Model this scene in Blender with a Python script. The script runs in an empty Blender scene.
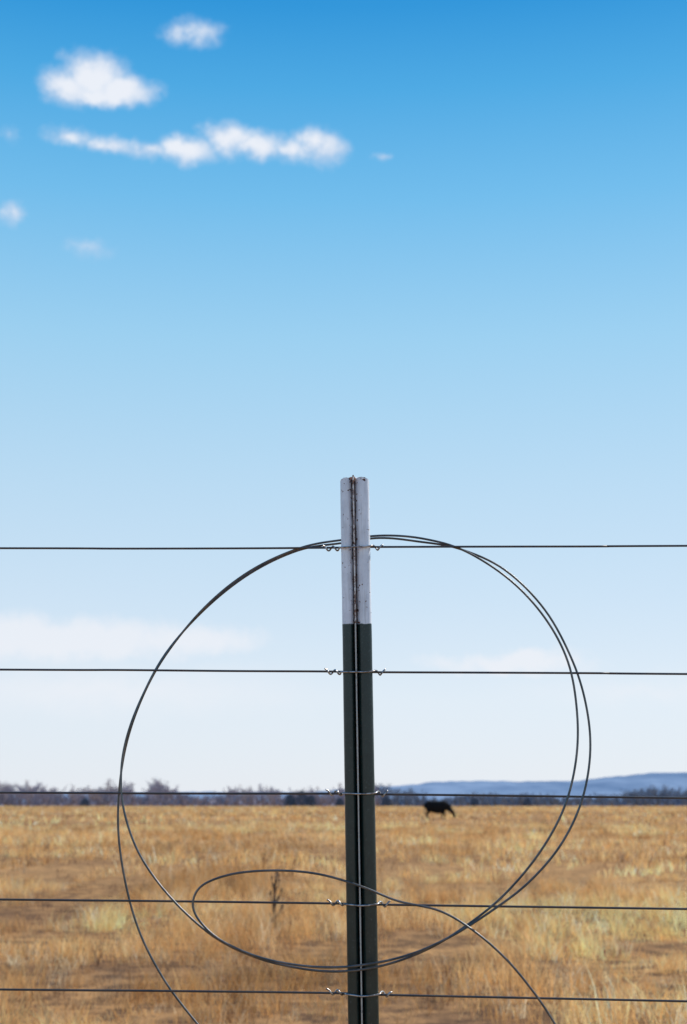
import bpy, bmesh, math, random
import numpy as np
from mathutils import Vector, Matrix
random.seed(7); rng=np.random.default_rng(11)
S=bpy.context.scene
S.view_settings.view_transform='Standard'; S.view_settings.look='None'; S.view_settings.exposure=0
# ---------------- camera
F=1422.2; W,H=687,1024
HOR=802.5; PIT=math.atan((HOR-512)/F); CH=1.35
cam=bpy.data.cameras.new('camera'); camo=bpy.data.objects.new('camera',cam); S.collection.objects.link(camo)
camo.location=(0,0,CH); camo.rotation_euler=(math.pi/2+PIT,0,0)
cam.sensor_fit='VERTICAL'; cam.sensor_height=36; cam.sensor_width=24; cam.lens=50
cam.clip_start=0.05; cam.clip_end=30000
cam.dof.use_dof=True; cam.dof.focus_distance=1.67; cam.dof.aperture_fstop=11.5
S.camera=camo
C=Vector((0,0,CH))
def ray(x,y):
    u=(x-W/2)/F; v=(H/2-y)/F
    return Vector((u, math.cos(PIT)-v*math.sin(PIT), math.sin(PIT)+v*math.cos(PIT)))
A=math.radians(2.6); T=Vector((math.cos(A),-math.sin(A),0)); N=Vector((math.sin(A),math.cos(A),0)); D0=1.66
def fp(x,y,o=0.0):
    d=ray(x,y); s=(N.y*D0+o)/N.dot(d); return C+d*s
def gp(x,y):
    d=ray(x,y); s=-CH/d.z; return C+d*s
def azel(x,y):
    d=ray(x,y).normalized(); return math.degrees(math.atan2(d.x,d.y)), math.degrees(math.asin(d.z))

# ---------------- noise
def vnoise(x,y,seed=0):
    xi=np.floor(x).astype(np.int64); yi=np.floor(y).astype(np.int64); xf=x-xi; yf=y-yi
    def h(a,b):
        n=(a*374761393+b*668265263+seed*1442695041)&0x7fffffff
        n=((n^(n>>13))*1274126177)&0x7fffffff
        return ((n^(n>>16))&0xffff)/65535.0
    u=xf*xf*(3-2*xf); v=yf*yf*(3-2*yf)
    return (h(xi,yi)*(1-u)+h(xi+1,yi)*u)*(1-v)+(h(xi,yi+1)*(1-u)+h(xi+1,yi+1)*u)*v
def fbm(x,y,seed=0,o=4):
    r=0;a=.5;t=0
    for i in range(o):
        r=r+a*vnoise(x,y,seed+i*17); t+=a; x=x*2.03+3.1; y=y*2.03+1.7; a*=.5
    return r/t
def gh(x,y):
    x=np.asarray(x,float); y=np.asarray(y,float)
    d=np.sqrt(x*x+y*y); fade=np.clip((d-2.5)/6,0,1)
    far=1/(1+(d/300)**2)
    return fade*far*((fbm(x*.35,y*.35,5)-.5)*.16+(fbm(x*.05,y*.05,9)-.5)*.25)
# ---------------- node helpers
def mat(name):
    m=bpy.data.materials.new(name); m.use_nodes=True; nt=m.node_tree; nt.nodes.clear()
    o=nt.nodes.new('ShaderNodeOutputMaterial'); return m,nt,o
def nd(nt,t,**k):
    n=nt.nodes.new(t)
    for a,b in k.items(): setattr(n,a,b)
    return n
def mixc(nt,fac,a,b,mode='MIX'):
    n=nt.nodes.new('ShaderNodeMix'); n.data_type='RGBA'; n.blend_type=mode; n.clamp_factor=True
    for s,v in ((n.inputs[0],fac),(n.inputs[6],a),(n.inputs[7],b)):
        if hasattr(v,'is_linked'): nt.links.new(v,s)
        else: s.default_value=v if not isinstance(v,tuple) else (*v,1)[:4]
    return n.outputs[2]
def math_(nt,op,a,b=None,c=None,clamp=False):
    n=nt.nodes.new('ShaderNodeMath'); n.operation=op; n.use_clamp=clamp
    for i,v in enumerate((a,b,c)):
        if v is None: continue
        if hasattr(v,'is_linked'): nt.links.new(v,n.inputs[i])
        else: n.inputs[i].default_value=v
    return n.outputs[0]
def maprange(nt,v,a,b,c=0,d=1,smooth=False):
    n=nt.nodes.new('ShaderNodeMapRange'); n.clamp=True
    if smooth: n.interpolation_type='SMOOTHSTEP'
    nt.links.new(v,n.inputs[0])
    for i,x in enumerate((a,b,c,d)): n.inputs[i+1].default_value=x
    return n.outputs[0]
def noise(nt,vec,scale,detail=4,rough=.55):
    n=nd(nt,'ShaderNodeTexNoise'); n.inputs['Scale'].default_value=scale; n.inputs['Detail'].default_value=detail; n.inputs['Roughness'].default_value=rough
    if vec is not None: nt.links.new(vec,n.inputs['Vector'])
    return n
# ---------------- world
SUN_AZ=55; SUN_EL=46
w=bpy.data.worlds.new('World'); S.world=w; w.use_nodes=True; nt=w.node_tree; nt.nodes.clear()
out=nd(nt,'ShaderNodeOutputWorld'); bg=nd(nt,'ShaderNodeBackground'); nt.links.new(bg.outputs[0],out.inputs[0])
ST=0.1; bg.inputs[1].default_value=ST
sky=nd(nt,'ShaderNodeTexSky',sky_type='NISHITA',sun_disc=False,sun_elevation=math.radians(SUN_EL),sun_rotation=math.radians(SUN_AZ),altitude=1600,air_density=1.0,dust_density=.6,ozone_density=1.5)
tc=nd(nt,'ShaderNodeTexCoord'); nrm=nd(nt,'ShaderNodeVectorMath',operation='NORMALIZE'); nt.links.new(tc.outputs['Generated'],nrm.inputs[0])
sep=nd(nt,'ShaderNodeSeparateXYZ'); nt.links.new(nrm.outputs[0],sep.inputs[0])
el=math_(nt,'MULTIPLY',math_(nt,'ARCSINE',sep.outputs[2]),57.29578)
az=math_(nt,'MULTIPLY',math_(nt,'ARCTAN2',sep.outputs[0],sep.outputs[1]),57.29578)
def lin(c): return tuple(((v/255)/12.92 if v/255<=.04045 else ((v/255+.055)/1.055)**2.4) for v in c)
ramp=nd(nt,'ShaderNodeValToRGB'); nt.links.new(maprange(nt,el,0,60),ramp.inputs[0])
stops=[(azel(343,800)[1],(232,237,247)),(azel(343,700)[1],(230,240,250)),(azel(343,600)[1],(212,233,250)),(azel(343,480)[1],(192,226,249)),
 (azel(343,340)[1],(162,216,248)),(azel(343,200)[1],(116,196,244)),(azel(343,90)[1],(74,175,235)),(azel(343,5)[1],(36,154,225)),(55,(22,104,190))]
cr=ramp.color_ramp
for i,(e,c) in enumerate(stops):
    p=max(0,e/60)
    if i<2: q=cr.elements[i]; q.position=p
    else: q=cr.elements.new(p)
    q.color=(*lin(c),1)
sc=nd(nt,'ShaderNodeVectorMath',operation='SCALE'); nt.links.new(ramp.outputs[0],sc.inputs[0]); sc.inputs['Scale'].default_value=1/ST
base=mixc(nt,.86,sky.outputs[0],sc.outputs[0])
# clouds (angular coordinates of the sky)
cmb=nd(nt,'ShaderNodeCombineXYZ'); nt.links.new(az,cmb.inputs[0]); nt.links.new(el,cmb.inputs[1])
dn=noise(nt,nrm.outputs[0],48,5,.58)
dv=nd(nt,'ShaderNodeVectorMath',operation='SUBTRACT'); nt.links.new(dn.outputs['Color'],dv.inputs[0]); dv.inputs[1].default_value=(.5,.5,.5)
dm=nd(nt,'ShaderNodeVectorMath',operation='MULTIPLY'); nt.links.new(dv.outputs[0],dm.inputs[0]); dm.inputs[1].default_value=(2.0,.9,0)
ad=nd(nt,'ShaderNodeVectorMath',operation='ADD'); nt.links.new(cmb.outputs[0],ad.inputs[0]); nt.links.new(dm.outputs[0],ad.inputs[1])
def field(blobs,vec):
    cur=None
    for (x,y,rx,ry,s) in blobs:
        a0,e0=azel(x,y); ra=abs(azel(x+rx,y)[0]-azel(x-rx,y)[0])/2; re=abs(azel(x,y+ry)[1]-azel(x,y-ry)[1])/2
        a=nd(nt,'ShaderNodeVectorMath',operation='SUBTRACT'); nt.links.new(vec,a.inputs[0]); a.inputs[1].default_value=(a0,e0,0)
        b=nd(nt,'ShaderNodeVectorMath',operation='MULTIPLY'); nt.links.new(a.outputs[0],b.inputs[0]); b.inputs[1].default_value=(1/ra,1/re,0)
        l=nd(nt,'ShaderNodeVectorMath',operation='LENGTH'); nt.links.new(b.outputs[0],l.inputs[0])
        v=math_(nt,'MULTIPLY',math_(nt,'SUBTRACT',1.0,l.outputs['Value']),s)
        cur=v if cur is None else math_(nt,'SMOOTH_MAX',cur,v,.12)
    return cur
cum=[(66,87,40,26,1),(92,77,46,31,1.15),(122,91,44,21,1.05),(95,95,62,15,.95),
 (196,33,38,17,.62),(180,30,18,12,.5),
 (72,137,34,12,.62),(110,146,40,11,.7),(150,150,36,11,.65),(188,151,40,18,.9),(230,137,34,22,1.0),(258,145,38,19,.95),(292,149,30,15,.75),(320,146,36,23,.95),(377,157,9,7,.45),
 (12,214,20,15,.55),(90,248,28,13,.33),(12,134,12,10,.2)]
f1=field(cum,ad.outputs[0])
n2=noise(nt,nrm.outputs[0],110,4,.6)
f1=math_(nt,'ADD',f1,math_(nt,'MULTIPLY',math_(nt,'SUBTRACT',n2.outputs[0],.5),.40))
a1=maprange(nt,f1,-.08,.66,0,.95,True)
lit=maprange(nt,math_(nt,'ADD',f1,math_(nt,'MULTIPLY',math_(nt,'SUBTRACT',dn.outputs['Fac'],.5),1.8)),.1,.9,0,1,True)
cc=mixc(nt,lit,tuple(v/ST for v in lin((190,212,238))),tuple(v/ST for v in lin((240,243,250))))
base=mixc(nt,a1,base,cc)
low=[(60,640,200,32,.9),(190,640,110,24,.7),(510,662,110,16,.8),(100,690,320,40,.45),(640,690,200,25,.3)]
dm2=nd(nt,'ShaderNodeVectorMath',operation='MULTIPLY'); nt.links.new(dv.outputs[0],dm2.inputs[0]); dm2.inputs[1].default_value=(4,1.4,0)
ad2=nd(nt,'ShaderNodeVectorMath',operation='ADD'); nt.links.new(cmb.outputs[0],ad2.inputs[0]); nt.links.new(dm2.outputs[0],ad2.inputs[1])
f2=field(low,ad2.outputs[0])
a2=maprange(nt,f2,0,.6,0,.75,True)
base=mixc(nt,a2,base,tuple(v/ST for v in lin((240,242,248))))
nt.links.new(base,bg.inputs[0])
# ---------------- sun
sl=bpy.data.lights.new('sun','SUN'); sl.energy=5; sl.angle=math.radians(.5); sl.color=(1,.94,.84)
so=bpy.data.objects.new('sun',sl); S.collection.objects.link(so)
e=math.radians(SUN_EL); a=math.radians(SUN_AZ)
sd=Vector((math.sin(a)*math.cos(e),math.cos(a)*math.cos(e),math.sin(e)))
so.rotation_euler=sd.to_track_quat('Z','Y').to_euler()
# ---------------- mesh helper
def mkmesh(name,verts,faces,m=None,smooth=False,parent=None):
    me=bpy.data.meshes.new(name); me.from_pydata([tuple(v) for v in verts],[],faces); me.update()
    if m: me.materials.append(m)
    if smooth: me.polygons.foreach_set('use_smooth',[True]*len(me.polygons))
    o=bpy.data.objects.new(name,me); S.collection.objects.link(o)
    if parent: o.parent=parent
    return o
def tri_mesh(name,V,cols,m):
    V=V.reshape(-1,3).astype(np.float32); n=len(V); me=bpy.data.meshes.new(name)
    me.vertices.add(n); me.vertices.foreach_set('co',V.ravel())
    me.loops.add(n); me.loops.foreach_set('vertex_index',np.arange(n,dtype=np.int32))
    me.polygons.add(n//3); me.polygons.foreach_set('loop_start',np.arange(0,n,3,dtype=np.int32)); me.polygons.foreach_set('loop_total',np.full(n//3,3,dtype=np.int32))
    at=me.color_attributes.new('col','FLOAT_COLOR','POINT')
    c=np.ones((n,4),np.float32); c[:,:3]=cols.reshape(-1,3); at.data.foreach_set('color',c.ravel())
    me.materials.append(m); me.update(calc_edges=True)
    o=bpy.data.objects.new(name,me); S.collection.objects.link(o); return o
# ---------------- ground
# bare / trampled places in the field: world x, y, radius x, radius y, strength
BARE=[]
for (px,py,rx,ry,s) in ((305,948,.9,1.0,.17),(650,945,.9,1.2,.19),(430,968,.8,.6,.12),(110,932,1.0,1.0,.10),(590,886,3.0,1.6,.14),(220,882,2.2,1.2,.10),(60,862,4,3,.08),
                        (70,985,1.0,.8,-.16),(200,1005,.8,.5,-.08),(560,1005,.9,.7,-.12),(500,915,1.5,1.2,-.10),(90,905,1.8,1.3,-.10),(620,850,9,5,-.08),(430,855,7,4,-.07)):
    g=gp(px,py); BARE.append((g.x,g.y,rx,ry,s))
def patch(x,y):  # high = bare
    r=.62*fbm(x*.55,y*.26,31,4)+.38*fbm(x*.14,y*.07,91,3)
    for bx,by,rx,ry,s in BARE: r=r+s*np.exp(-((x-bx)/rx)**2-((y-by)/ry)**2)
    return r
m,nt,o=mat('dry_ground')
tc=nd(nt,'ShaderNodeTexCoord'); P=tc.outputs['Object']
n1=noise(nt,P,.3,6,.6); n2=noise(nt,P,3.5,6,.65); n3=noise(nt,P,25,4,.6)
mp=nd(nt,'ShaderNodeMapping'); mp.inputs['Scale'].default_value=(.006,.03,1); nt.links.new(P,mp.inputs[0]); n4=noise(nt,mp.outputs[0],1,4,.6)
c=mixc(nt,maprange(nt,n1.outputs[0],.35,.65),(.50,.28,.12),(.25,.14,.075))
c=mixc(nt,maprange(nt,n2.outputs[0],.42,.62),c,(.13,.078,.05))
c=mixc(nt,maprange(nt,n4.outputs[0],.45,.62,0,.5),c,(.70,.41,.18))
bs=nd(nt,'ShaderNodeBsdfDiffuse'); nt.links.new(c,bs.inputs[0])
bp=nd(nt,'ShaderNodeBump'); bp.inputs['Strength'].default_value=.8; bp.inputs['Distance'].default_value=.05; nt.links.new(n3.outputs[0],bp.inputs['Height']); nt.links.new(bp.outputs[0],bs.inputs['Normal'])
nt.links.new(bs.outputs[0],o.inputs[0]); ground_m=m
xs=np.concatenate([-np.geomspace(9000,40,40),np.linspace(-38,38,153),np.geomspace(40,9000,40)])
ys=np.concatenate([[-3000,-800,-200,-60,-20],np.linspace(-8,60,140),np.geomspace(62,14000,90)])
X,Y=np.meshgrid(xs,ys); Z=gh(X,Y)
nx,ny=len(xs),len(ys); V=np.stack([X,Y,Z],-1).reshape(-1,3)
fc=[(j*nx+i,j*nx+i+1,(j+1)*nx+i+1,(j+1)*nx+i) for j in range(ny-1) for i in range(nx-1)]
mkmesh('ground',V.tolist(),fc,ground_m,True)
# ---------------- grass
m,nt,o=mat('dry_grass_blades')
at=nd(nt,'ShaderNodeAttribute',attribute_name='col')
d=nd(nt,'ShaderNodeBsdfDiffuse'); t=nd(nt,'ShaderNodeBsdfTranslucent'); mx=nd(nt,'ShaderNodeMixShader'); mx.inputs[0].default_value=.45
nt.links.new(at.outputs['Color'],d.inputs[0]); nt.links.new(at.outputs['Color'],t.inputs[0]); nt.links.new(d.outputs[0],mx.inputs[1]); nt.links.new(t.outputs[0],mx.inputs[2]); nt.links.new(mx.outputs[0],o.inputs[0])
grass_m=m
def zone(y0,y1,k,b,nclump,per,hh,ww,spread):
    y=np.sqrt(rng.uniform(y0*y0,y1*y1,nclump)); x=rng.uniform(-1,1,nclump)*(k*y+b)
    pt=patch(x,y); fine=fbm(x*1.3,y*1.0,123,3)
    keep=rng.uniform(0,1,nclump)>np.clip((pt-.535)*9,0,.82)+np.clip((.42-fine)*4,0,.6); x=x[keep];y=y[keep];pt=pt[keep];fine=fine[keep]
    n=len(x); hs=hh*(.35+1.5*np.clip(fine-.25,0,1)*1.5)*rng.uniform(.6,1.4,n)*np.clip(1.25-np.clip((pt-.5)*5,0,.85),.3,1.2)
    pal=np.array([[.90,.53,.215],[.94,.65,.32],[.80,.43,.155],[.52,.28,.12],[.95,.76,.50],[.24,.13,.075]])
    pr=rng.choice(6,n,p=[.34,.25,.18,.09,.08,.06]); cc=pal[pr]
    tone=(fbm(x*.4,y*.18,55,4)-.5)*2.3
    cc=cc*(1+tone[:,None]*np.array([.60,.70,.78]))
    br=np.clip((pt-.52)*8,0,1)[:,None]; cc=cc*(1-br)+np.array([.28,.165,.10])*br
    X=np.repeat(x,per)+rng.normal(0,spread,n*per); Y=np.repeat(y,per)+rng.normal(0,spread,n*per)
    h=np.repeat(hs,per)*rng.uniform(.5,1.15,n*per); c=np.repeat(cc,per,0)*rng.uniform(.82,1.18,(n*per,1))
    c=np.clip(c,.02,.94)
    N_=n*per; th=rng.uniform(0,2*np.pi,N_); wv=ww*rng.uniform(.6,1.4,N_)
    ln=rng.uniform(.15,1.0,N_)*h; la=np.repeat(rng.uniform(0,6.28,n),per)+rng.normal(0,1.0,N_)
    Z=gh(X,Y)-.01
    bx,by=np.cos(th)*wv/2,np.sin(th)*wv/2
    lx,ly=np.cos(la)*ln,np.sin(la)*ln
    B1=np.stack([X-bx,Y-by,Z],-1);B2=np.stack([X+bx,Y+by,Z],-1)
    M1=np.stack([X-bx*.8+lx*.35,Y-by*.8+ly*.35,Z+h*.6],-1);M2=np.stack([X+bx*.8+lx*.35,Y+by*.8+ly*.35,Z+h*.6],-1)
    Tp=np.stack([X+lx,Y+ly,Z+h],-1)
    tris=np.stack([B1,B2,M2,B1,M2,M1,M1,M2,Tp],1)
    cols=np.repeat(c[:,None,:],9,1)
    return tris.reshape(-1,3),cols.reshape(-1,3)
parts=[zone(4,26,.32,3,19000,10,.17,.0052,.05),
       zone(26,85,.32,4,26000,4,.20,.018,.08),
       zone(85,480,.32,5,34000,3,.28,.08,.25)]
tri_mesh('dry_grass',np.concatenate([p[0] for p in parts]),np.concatenate([p[1] for p in parts]),grass_m)
# ---------------- tubes
def tube(name,pts,r,m,parent=None,sub=10,res=8):
    P=[Vector(p) for p in pts]; R=r if isinstance(r,(list,tuple)) else [r]*len(P)
    Q=[];RR=[]
    for i in range(len(P)-1):
        p0=P[i-1] if i>0 else P[0]*2-P[1]; p1=P[i];p2=P[i+1]; p3=P[i+2] if i+2<len(P) else P[-1]*2-P[-2]
        for k in range(sub):
            t=k/sub
            Q.append(.5*((2*p1)+(p2-p0)*t+(2*p0-5*p1+4*p2-p3)*t*t+(3*p1-p0-3*p2+p3)*t**3)); RR.append(R[i]*(1-t)+R[i+1]*t)
    Q.append(P[-1]); RR.append(R[-1])
    vs=[];fs=[]; up=None
    for i,q in enumerate(Q):
        tg=(Q[min(i+1,len(Q)-1)]-Q[max(i-1,0)]).normalized()
        if up is None:
            up=Vector((0,0,1)) if abs(tg.z)<.9 else Vector((1,0,0))
        up=(up-tg*up.dot(tg)).normalized(); sd=tg.cross(up)
        for k in range(res):
            an=2*math.pi*k/res; vs.append(q+(up*math.cos(an)+sd*math.sin(an))*RR[i])
    for i in range(len(Q)-1):
        for k in range(res):
            fs.append((i*res+k,i*res+(k+1)%res,(i+1)*res+(k+1)%res,(i+1)*res+k))
    fs.append(tuple(range(res))[::-1]); fs.append(tuple((len(Q)-1)*res+k for k in range(res)))
    return mkmesh(name,vs,fs,m,True,parent)
def empty(name,loc=(0,0,0)):
    o=bpy.data.objects.new(name,None); S.collection.objects.link(o); o.empty_display_size=.1; return o
def wiremat(name,ca,cb,metal,rough,sc):
    m,nt,o=mat(name); tc=nd(nt,'ShaderNodeTexCoord'); n=noise(nt,tc.outputs['Object'],sc,4,.6)
    p=nd(nt,'ShaderNodeBsdfPrincipled'); nt.links.new(mixc(nt,maprange(nt,n.outputs[0],.4,.62),ca,cb),p.inputs['Base Color'])
    p.inputs['Metallic'].default_value=metal; p.inputs['Roughness'].default_value=rough
    nt.links.new(p.outputs[0],o.inputs[0]); return m
wm=wiremat('weathered_wire',(.06,.065,.075),(.10,.085,.075),.5,.5,60)
cm=wiremat('coil_wire',(.08,.09,.095),(.16,.155,.15),.7,.38,50)
gm=wiremat('galvanised_clip',(.52,.52,.52),(.20,.17,.15),.8,.33,150)
# ---------------- post
m,nt,o=mat('post_paint')
tc=nd(nt,'ShaderNodeTexCoord'); P=tc.outputs['Object']; sp=nd(nt,'ShaderNodeSeparateXYZ'); nt.links.new(P,sp.inputs[0])
ptop=fp(354.5,478); pbot=fp(363.5,1024); zt=ptop.z; WHITE=-(fp(355,478)-fp(357,624)).length
SX=-.0014  # web of the section sits slightly off centre
nf=noise(nt,P,400,4,.6); ne=noise(nt,P,120,3,.5)
edge=math_(nt,'ADD',sp.outputs[2],math_(nt,'MULTIPLY',math_(nt,'SUBTRACT',ne.outputs[0],.5),.005))
isw=maprange(nt,edge,WHITE-.0005,WHITE+.0005)
nb=noise(nt,P,45,5,.65)
white=mixc(nt,maprange(nt,nb.outputs[0],.4,.7),(.80,.86,.95),(.64,.69,.78))
mpp=nd(nt,'ShaderNodeMapping'); mpp.inputs['Scale'].default_value=(420,420,22); nt.links.new(P,mpp.inputs[0]); nst=noise(nt,mpp.outputs[0],1,5,.65)
white=mixc(nt,maprange(nt,nst.outputs[0],.52,.72,0,.6),white,(.38,.40,.44))
green=mixc(nt,maprange(nt,nb.outputs[0],.35,.7),(.006,.021,.020),(.014,.034,.031))
green=mixc(nt,maprange(nt,nf.outputs[0],.60,.74,0,.7),green,(.10,.12,.12))
paint=mixc(nt,isw,green,white)
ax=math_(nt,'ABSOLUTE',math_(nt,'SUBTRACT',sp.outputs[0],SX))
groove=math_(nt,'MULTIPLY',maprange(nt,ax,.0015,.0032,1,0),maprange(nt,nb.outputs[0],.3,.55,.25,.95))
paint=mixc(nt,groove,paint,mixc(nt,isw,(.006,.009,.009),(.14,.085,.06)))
stem=maprange(nt,sp.outputs[1],-.0105,-.0060,1,0)
sn=maprange(nt,noise(nt,P,160,4,.7).outputs[0],.46,.55)
snl=maprange(nt,noise(nt,P,90,4,.7).outputs[0],.30,.42)
paint=mixc(nt,math_(nt,'MULTIPLY',stem,math_(nt,'SUBTRACT',1,isw)),paint,mixc(nt,snl,(.10,.11,.11),(.62,.62,.58)))
paint=mixc(nt,math_(nt,'MULTIPLY',stem,isw),paint,mixc(nt,sn,(.82,.80,.78),(.17,.07,.035)))
nr=noise(nt,P,210,5,.6); topw=maprange(nt,sp.outputs[2],-.010,0,0,.16)
nearstem=maprange(nt,ax,.001,.008,.085,0)
rs=maprange(nt,math_(nt,'ADD',math_(nt,'ADD',nr.outputs[0],topw),nearstem),.645,.68)
rs=math_(nt,'MULTIPLY',rs,maprange(nt,isw,0,1,.2,1))
paint=mixc(nt,rs,paint,(.11,.045,.025))
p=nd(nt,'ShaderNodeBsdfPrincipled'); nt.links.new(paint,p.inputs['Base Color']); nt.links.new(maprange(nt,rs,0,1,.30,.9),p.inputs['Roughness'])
bp=nd(nt,'ShaderNodeBump'); bp.inputs['Strength'].default_value=.3; bp.inputs['Distance'].default_value=.0008
nt.links.new(nst.outputs[0],bp.inputs['Height']); nt.links.new(bp.outputs[0],p.inputs['Normal']); nt.links.new(p.outputs[0],o.inputs[0]); post_m=m
sx=SX*1000
prof=[(-17.3,1.8),(-17.0,-.4),(-15.8,-2.8),(-12.8,-4.8),(-9.5,-5.4),(-6.4,-4.8),(-4.3,-3.0),(-3.5,-.4),(sx-1.4,.3),(sx-1.1,-3),(sx-.9,-8.6),(sx-.5,-9.4),(sx+.5,-9.4),(sx+.9,-8.6),(sx+1.1,-3),(sx+1.4,.3),(.6,-.4),(1.4,-3.0),(4.0,-4.9),(8.2,-5.7),(12.5,-5.0),(15.7,-3.0),(17.0,-.4),(17.3,1.8),(15,3.2),(10,3.4),(5,3.4),(0,3.3),(-5,3.4),(-10,3.4),(-15,3.2)]
def topz(px):
    a=abs(px-sx)
    if a<1.6: return .0012+random.uniform(0,.0008)
    cx=-10 if px<sx else 8.7; hw=7.3 if px<sx else 8.6
    return -.0002-min(1.1,abs(px-cx)/hw)**3*.0032
bm=bmesh.new(); zs=[0,-.0015,-.004]+list(np.linspace(-.008,-2.0,120)); rings=[]
for i,z in enumerate(zs):
    ring=[]
    for k,(px,py) in enumerate(prof):
        jx=(random.random()-.5)*.2; zz=z
        if i<=2: zz=z+topz(px)*(1-i*.33)+(random.random()-.5)*.0005
        ring.append(bm.verts.new(((px+jx)/1000,py/1000,zz)))
    rings.append(ring)
n=len(prof)
for i in range(len(zs)-1):
    for k in range(n):
        f_=bm.faces.new((rings[i][k],rings[i+1][k],rings[i+1][(k+1)%n],rings[i][(k+1)%n])); f_.smooth=True
bm.faces.new(rings[0]); bm.faces.new(rings[-1][::-1])
for s in range(34):
    z=-.03-s*.055
    bmesh.ops.create_cube(bm,size=1,matrix=Matrix.Translation((0,.0055,z))@Matrix.Diagonal((.010,.006,.016,1)))
bmesh.ops.recalc_face_normals(bm,faces=bm.faces)
for e_ in bm.edges:
    if len(e_.link_faces)==2 and e_.calc_face_angle(0)>math.radians(50): e_.smooth=False
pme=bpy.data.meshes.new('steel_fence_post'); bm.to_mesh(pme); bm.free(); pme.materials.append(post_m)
zax=(ptop-pbot).normalized(); xax=(T-zax*T.dot(zax)).normalized(); yax=zax.cross(xax)
Rm=Matrix((xax,yax,zax)).transposed().to_4x4()
def addpost(loc,R):
    o=bpy.data.objects.new('steel_fence_post',pme); S.collection.objects.link(o); o.matrix_world=Matrix.Translation(loc)@R
    return o
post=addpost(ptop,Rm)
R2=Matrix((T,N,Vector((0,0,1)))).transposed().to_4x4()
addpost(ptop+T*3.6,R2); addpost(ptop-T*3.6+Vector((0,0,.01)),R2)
# ---------------- fence wires
fence=empty('wire_fence')
wires=[[(0,548.2),(120,548.6),(250,548.3),(340,547.6),(372,547),(500,546.6),(600,546.4),(687,545.8)],
 [(0,669.6),(120,670),(230,671),(320,671.4),(345,671.8),(380,672.2),(480,672.6),(600,673.2),(687,674)],
 [(0,792.6),(150,793.4),(320,793.6),(350,793.2),(380,794.2),(500,795.6),(687,798)],
 [(0,899.5),(150,901),(330,903.4),(380,904.6),(500,906.4),(687,909)],
 [(0,989.5),(150,990.8),(330,993),(382,994.8),(530,998),(687,1001.3)]]
wo=.0058
for i,wp in enumerate(wires):
    p=[fp(x,y,wo) for x,y in wp]
    dl=(p[0]-p[2]).normalized(); dr=(p[-1]-p[-3]).normalized()
    L=[p[0]+dl*s for s in (4.2,3.2,1.8,.8)]; Rr=[p[-1]+dr*s for s in (.8,1.8,3.2,4.2)]
    tube('strand_%d'%(i+1),L+p+Rr,.00125,wm,fence,sub=6)
clipe=empty('fence_clips'); 
def wy(wp,x):
    for (a,b),(c,d) in zip(wp,wp[1:]):
        if a<=x<=c: return b+(d-b)*(x-a)/(c-a)
for i,wp in enumerate(wires):
    yc=wy(wp,355); px=354.5+(yc-478)/546*9
    c0=fp(px,yc,0); slope=(fp(px+20,wy(wp,px+20))-fp(px-20,wy(wp,px-20))).normalized()
    def q(s,z,o): return c0+slope*(s/1000)+Vector((0,0,z/1000))+N*(o/1000)
    pts=[]; jit=random.uniform(-1,1)
    pts.append(q(-40+jit*1.5,3.8,3)); 
    for k in range(13):
        an=k/12*math.pi*3+.6; pts.append(q(-37+k*1.3+jit,2.6*math.cos(an),5.6-2.6*math.sin(an)))
    dip=random.uniform(-1.8,-.4)
    pts+= [q(-19.6,-1.0,1),q(-18.4,-.6,-4.0),q(-10,dip,-7.4),q(-3.2,dip*1.3,-11.0),q(1,dip*1.2,-11.0),q(9.5,dip*.8,-7.4),q(18.2,.8,-4.0),q(20,2.2,1.5),
           q(22,2.4,6),q(24,-.5,8),q(26,-2.8,5),q(28,-.8,2.4),q(30,2.0,3.4),q(32,3.0+jit,5)]
    tube('clip_%d'%(i+1),pts,.001,gm,clipe,sub=5)
# ---------------- coil
coil=[(250,1075,14),(222,1050,14),(195,1021,14),(163,978,14),(138,928,14),(123,870,13),(118,815,13),(124,755,12),(140,703,11),(165,656,10),(205,607,10),(250,571,9.5),(300,548,9),(345,539.5,9),(385,535.5,9),(425,539,9),(465,551,8),(510,580,6),(545,618,3),(568,662,0),(577,712,-3),(576,760,-6),(564,808,-10),(540,852,-13),(506,893,-16),(470,923,-18),(430,948,-18),(385,965,-18),(340,971.5,-18),(298,968,-17),(255,957,-15),(213,936,-12),(172,899,-7),(141,857,-2),(125,815,3),(121,777,7),(126,740,10),(141,699,13),(166,653,15),(205,609,15),(250,573.5,14),(298,550.5,14),(342,543,13),(380,538,13),(418,541.5,13),(460,549,13),(505,570,12),(545,610,10),(573,662,7),(587,710,4),(590,756,1),(581,803,-4),(560,846,-10),(528,883,-16),(490,912,-21),(448,938,-23),(405,956,-23),(355,966,-22.5),(310,966.5,-22),(262,958,-21),(222,941,-20),(199,920,-19),(193,902,-18),(203,885,-18),(233,874,-18),(275,870.5,-19),(318,874,-20),(360,886,-21),(398,901,-21),(440,911,-23),(474,931,-28),(506,959,-26),(532,990,-24),(553,1021,-22),(575,1062,-18),(590,1110,-10)]
tube('wire_coil',[fp(x,y,o/1000) for x,y,o in coil],.0013,cm,None,sub=8)
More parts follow.
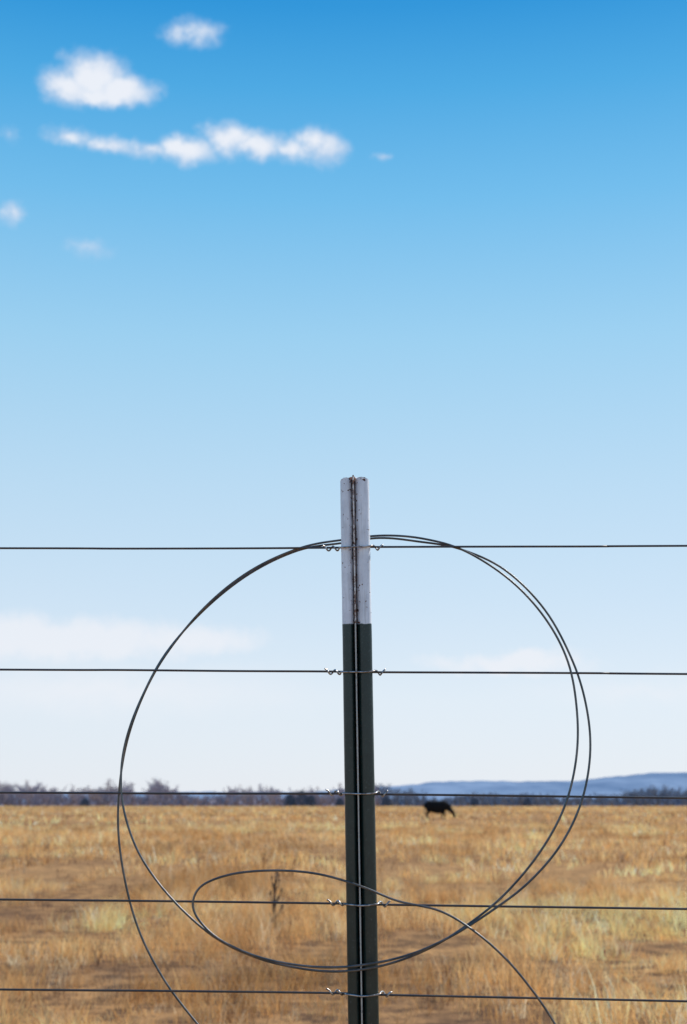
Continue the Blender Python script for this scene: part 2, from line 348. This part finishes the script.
# ---------------- cow
m,nt,o=mat('black_hide'); tc=nd(nt,'ShaderNodeTexCoord'); n=noise(nt,tc.outputs['Object'],6,4,.6)
p=nd(nt,'ShaderNodeBsdfPrincipled'); nt.links.new(mixc(nt,n.outputs[0],(.006,.005,.006),(.016,.013,.012)),p.inputs['Base Color']); p.inputs['Roughness'].default_value=.85; p.inputs['Specular IOR Level'].default_value=.15
nt.links.new(p.outputs[0],o.inputs[0]); hide=m
def cowbuild(loc,rz):
    vs=[];fs=[]
    def loft(items,res=16,sub=5):
        I=np.array(items,float); Q=[]
        for i in range(len(I)-1):
            p0=I[i-1] if i else 2*I[0]-I[1]; p1=I[i];p2=I[i+1];p3=I[i+2] if i+2<len(I) else 2*I[-1]-I[-2]
            for k in range(sub):
                t=k/sub; Q.append(.5*((2*p1)+(p2-p0)*t+(2*p0-5*p1+4*p2-p3)*t*t+(3*p1-p0-3*p2+p3)*t**3))
        Q.append(I[-1]); b=len(vs)
        for i,q in enumerate(Q):
            tg=Q[min(i+1,len(Q)-1)][:3]-Q[max(i-1,0)][:3]; tg/=np.linalg.norm(tg)
            sd=np.array([0,1.,0]); sd-=tg*sd.dot(tg); sd/=np.linalg.norm(sd); up=np.cross(tg,sd)
            for k in range(res):
                a=2*math.pi*k/res; vs.append(tuple(q[:3]+sd*math.cos(a)*q[3]+up*math.sin(a)*q[4]))
        for i in range(len(Q)-1):
            for k in range(res): fs.append((b+i*res+k,b+i*res+(k+1)%res,b+(i+1)*res+(k+1)%res,b+(i+1)*res+k))
        fs.append(tuple(b+k for k in range(res))[::-1]); fs.append(tuple(b+(len(Q)-1)*res+k for k in range(res)))
    loft([(-1.03,0,1.12,.05,.07),(-.97,0,1.08,.18,.19),(-.78,0,1.01,.28,.33),(-.45,0,.93,.32,.40),(-.1,0,.88,.36,.45),(.2,0,.88,.35,.45),(.45,0,.93,.29,.41),(.62,0,.94,.23,.34),(.76,0,.91,.14,.22)],24)
    loft([(.45,0,1.02,.18,.28),(.66,0,.95,.17,.27),(.84,0,.82,.14,.23),(.98,0,.68,.12,.18),(1.09,0,.58,.10,.12)])
    loft([(1.00,0,.68,.07,.07),(1.07,0,.61,.125,.14),(1.15,0,.50,.13,.15),(1.21,0,.38,.105,.13),(1.26,0,.26,.085,.10),(1.29,0,.18,.09,.09),(1.31,0,.13,.06,.055)])
    for s,dx in ((1,.07),(-1,-.09)):
        loft([(.45,s*.16,.98,.09,.15),(.45,s*.19,.78,.11,.16),(.40+dx*.4,s*.19,.60,.085,.115),(.44+dx*.8,s*.18,.37,.062,.07),(.44+dx,s*.18,.30,.05,.055),(.43+dx*1.2,s*.18,.13,.045,.05),(.45+dx*1.2,s*.18,.07,.055,.06),(.48+dx*1.2,s*.18,0,.06,.075)],12)
        loft([(-.80,s*.14,1.05,.11,.2),(-.74,s*.18,.86,.14,.24),(-.66+dx*.3,s*.19,.66,.105,.17),(-.80-dx*.3,s*.18,.48,.065,.09),(-.87-dx*.6,s*.17,.40,.055,.07),(-.84-dx*.9,s*.17,.24,.045,.05),(-.82-dx,s*.17,.12,.048,.055),(-.79-dx,s*.17,0,.06,.075)],12)
        loft([(1.05,s*.08,.66,.02,.03),(1.01,s*.16,.68,.03,.055),(.98,s*.24,.66,.03,.05),(.96,s*.29,.63,.02,.03)],10)
    loft([(-.97,0,1.16,.035,.035),(-1.05,0,1.1,.03,.03),(-1.09,0,.85,.024,.024),(-1.08,0,.62,.024,.024),(-1.07,0,.5,.05,.05),(-1.06,0,.36,.03,.03)],10)
    me=bpy.data.meshes.new('black_cow'); me.from_pydata(vs,[],fs); me.update(); me.materials.append(hide)
    o=bpy.data.objects.new('black_cow',me); S.collection.objects.link(o)
    r=o.modifiers.new('r','REMESH'); r.mode='VOXEL'; r.voxel_size=.022; r.use_smooth_shade=True
    sm=o.modifiers.new('s','SMOOTH'); sm.iterations=4; sm.factor=.5
    o.location=loc; o.rotation_euler=(0,0,rz); return o
cp=gp(438,819.5); cowbuild((cp.x,cp.y,float(gh(cp.x,cp.y))-.01),math.radians(-12)).scale=(1.06,1.08,1.12)
# ---------------- dead weed
bk=wiremat('dry_stalk',(.08,.045,.028),(.14,.085,.05),0,.8,20)
wp0=gp(275,926); weed=empty('dead_weed'); weed.location=(wp0.x,wp0.y,float(gh(wp0.x,wp0.y))-.02)
def stalk(a,b,c,r0,r1): tube('stalk',[a,b,c],[r0,(r0+r1)/2,r1],bk,weed,sub=4,res=5)
stalk((0,0,0),(-.012,.0,.28),(.004,0,.60),.017,.010)
for k in range(12):
    z=.12+k*.034; an=k*2.4; l=random.uniform(.03,.085)
    dx,dy=math.cos(an)*l,math.sin(an)*l
    stalk((-.005,0,z),(dx*.6-.005,dy*.6,z+.05),(dx,dy,z+.12),.007,.005)
    for j in range(2):
        bmz=random.uniform(-.01,.03)
        tube('seed_head',[(dx,dy,z+.09+bmz),(dx+.003,dy,z+.11+bmz),(dx+.004,dy,z+.135+bmz)],[.004,.014,.003],bk,weed,sub=3,res=6)
stalk((0,0,0),(.04,.02,.12),(.08,.03,.24),.009,.005); stalk((0,0,0),(-.03,.01,.10),(-.06,0,.17),.009,.005)
# ---------------- tree line
m,nt,o=mat('bare_twigs'); at=nd(nt,'ShaderNodeAttribute',attribute_name='col'); d=nd(nt,'ShaderNodeBsdfDiffuse'); nt.links.new(at.outputs['Color'],d.inputs[0]); nt.links.new(d.outputs[0],o.inputs[0]); twig_m=m
TV=[];TC=[]
def strip(a,b,w0,w1,c):
    a=np.array(a);b=np.array(b); th=random.uniform(-.6,.6); s=np.array([math.cos(th),math.sin(th),0])
    if abs((b-a)[2])<.4*np.linalg.norm(b-a): s=np.array([0,0,1.])
    p1,p2,p3,p4=a-s*w0/2,a+s*w0/2,b+s*w1/2,b-s*w1/2
    TV.extend([p1,p2,p3,p1,p3,p4]); TC.extend([c]*6)
def tree(x,y,h,c,wide=.5):
    c=np.array(c); strip((x,y,-.2),(x,y,h*.35),h*.05,h*.035,c*.8)
    for i in range(random.randint(8,11)):
        an=random.uniform(0,6.28); z0=h*random.uniform(.12,.5); l=h*random.uniform(.25,.6)
        up=random.uniform(.5,1.3); tip=(x+math.cos(an)*l*wide,y+math.sin(an)*l*wide,min(h*.97,z0+l*up*.8))
        strip((x,y,z0),tip,h*.028,h*.01,c*.85)
        for j in range(16):
            t=random.uniform(.25,1); b=[x+(tip[0]-x)*t,y+(tip[1]-y)*t,z0+(tip[2]-z0)*t]
            a2=random.uniform(0,6.28); l2=h*random.uniform(.08,.2)
            e2=(b[0]+math.cos(a2)*l2*.8,b[1]+math.sin(a2)*l2*.8,min(h*1.02,b[2]+l2*random.uniform(-.1,.8)))
            strip(b,e2,h*.024,h*.007,c*random.uniform(.85,1.2))
def hprof(px):
    b=16+4*math.sin(px*.021)+3*math.sin(px*.05+1)
    b+=8*math.exp(-((px-165)/22)**2)+5*math.exp(-((px-235)/15)**2)+3*math.exp(-((px-30)/40)**2)
    return b if px<390 else b*.78
for i in range(760):
    px=random.uniform(-260,950); D=random.uniform(520,640)
    x=(px-W/2)/F*D*1.02; hpx=hprof(px)*random.uniform(.5,1.15)+3
    h=hpx*D/F; far=(px>380)
    c=random.choice([(.35,.32,.38),(.38,.335,.38),(.31,.29,.35),(.40,.35,.37)]) if not far else random.choice([(.21,.25,.33),(.24,.27,.33),(.19,.23,.30)])  # aerial haze is painted into the twig colours, bluer towards the right
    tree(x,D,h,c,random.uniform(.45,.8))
for i in range(12000):
    px=random.uniform(-300,990); D=random.uniform(500,600); x=(px-W/2)/F*D*1.02
    h=random.uniform(.8,4.2)*(.6+.4*(math.sin(px*.11)+math.sin(px*.037+2)+2)/2)
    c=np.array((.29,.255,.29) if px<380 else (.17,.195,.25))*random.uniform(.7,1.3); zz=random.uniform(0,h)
    strip((x,D,zz*.4),(x+random.uniform(-1.2,1.2),D+random.uniform(-1,1),zz+.4),.9,.25,c)
for px,hh in ((292,11),(303,14),(312,10),(385,9),(340,7),(470,7),(520,7),(95,7)):
    D=500; x=(px-W/2)/F*D*1.02; h=hh*D/F
    for j in range(260):
        r=random.random()**.5; an=random.uniform(0,6.28); zz=random.uniform(0,1); ww_=h*.6*(1-zz**2)**.5*r
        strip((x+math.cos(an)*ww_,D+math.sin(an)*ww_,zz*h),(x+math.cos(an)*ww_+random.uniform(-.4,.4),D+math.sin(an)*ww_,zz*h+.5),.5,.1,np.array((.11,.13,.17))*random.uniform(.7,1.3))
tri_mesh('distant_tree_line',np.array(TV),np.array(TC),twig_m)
# ---------------- hills
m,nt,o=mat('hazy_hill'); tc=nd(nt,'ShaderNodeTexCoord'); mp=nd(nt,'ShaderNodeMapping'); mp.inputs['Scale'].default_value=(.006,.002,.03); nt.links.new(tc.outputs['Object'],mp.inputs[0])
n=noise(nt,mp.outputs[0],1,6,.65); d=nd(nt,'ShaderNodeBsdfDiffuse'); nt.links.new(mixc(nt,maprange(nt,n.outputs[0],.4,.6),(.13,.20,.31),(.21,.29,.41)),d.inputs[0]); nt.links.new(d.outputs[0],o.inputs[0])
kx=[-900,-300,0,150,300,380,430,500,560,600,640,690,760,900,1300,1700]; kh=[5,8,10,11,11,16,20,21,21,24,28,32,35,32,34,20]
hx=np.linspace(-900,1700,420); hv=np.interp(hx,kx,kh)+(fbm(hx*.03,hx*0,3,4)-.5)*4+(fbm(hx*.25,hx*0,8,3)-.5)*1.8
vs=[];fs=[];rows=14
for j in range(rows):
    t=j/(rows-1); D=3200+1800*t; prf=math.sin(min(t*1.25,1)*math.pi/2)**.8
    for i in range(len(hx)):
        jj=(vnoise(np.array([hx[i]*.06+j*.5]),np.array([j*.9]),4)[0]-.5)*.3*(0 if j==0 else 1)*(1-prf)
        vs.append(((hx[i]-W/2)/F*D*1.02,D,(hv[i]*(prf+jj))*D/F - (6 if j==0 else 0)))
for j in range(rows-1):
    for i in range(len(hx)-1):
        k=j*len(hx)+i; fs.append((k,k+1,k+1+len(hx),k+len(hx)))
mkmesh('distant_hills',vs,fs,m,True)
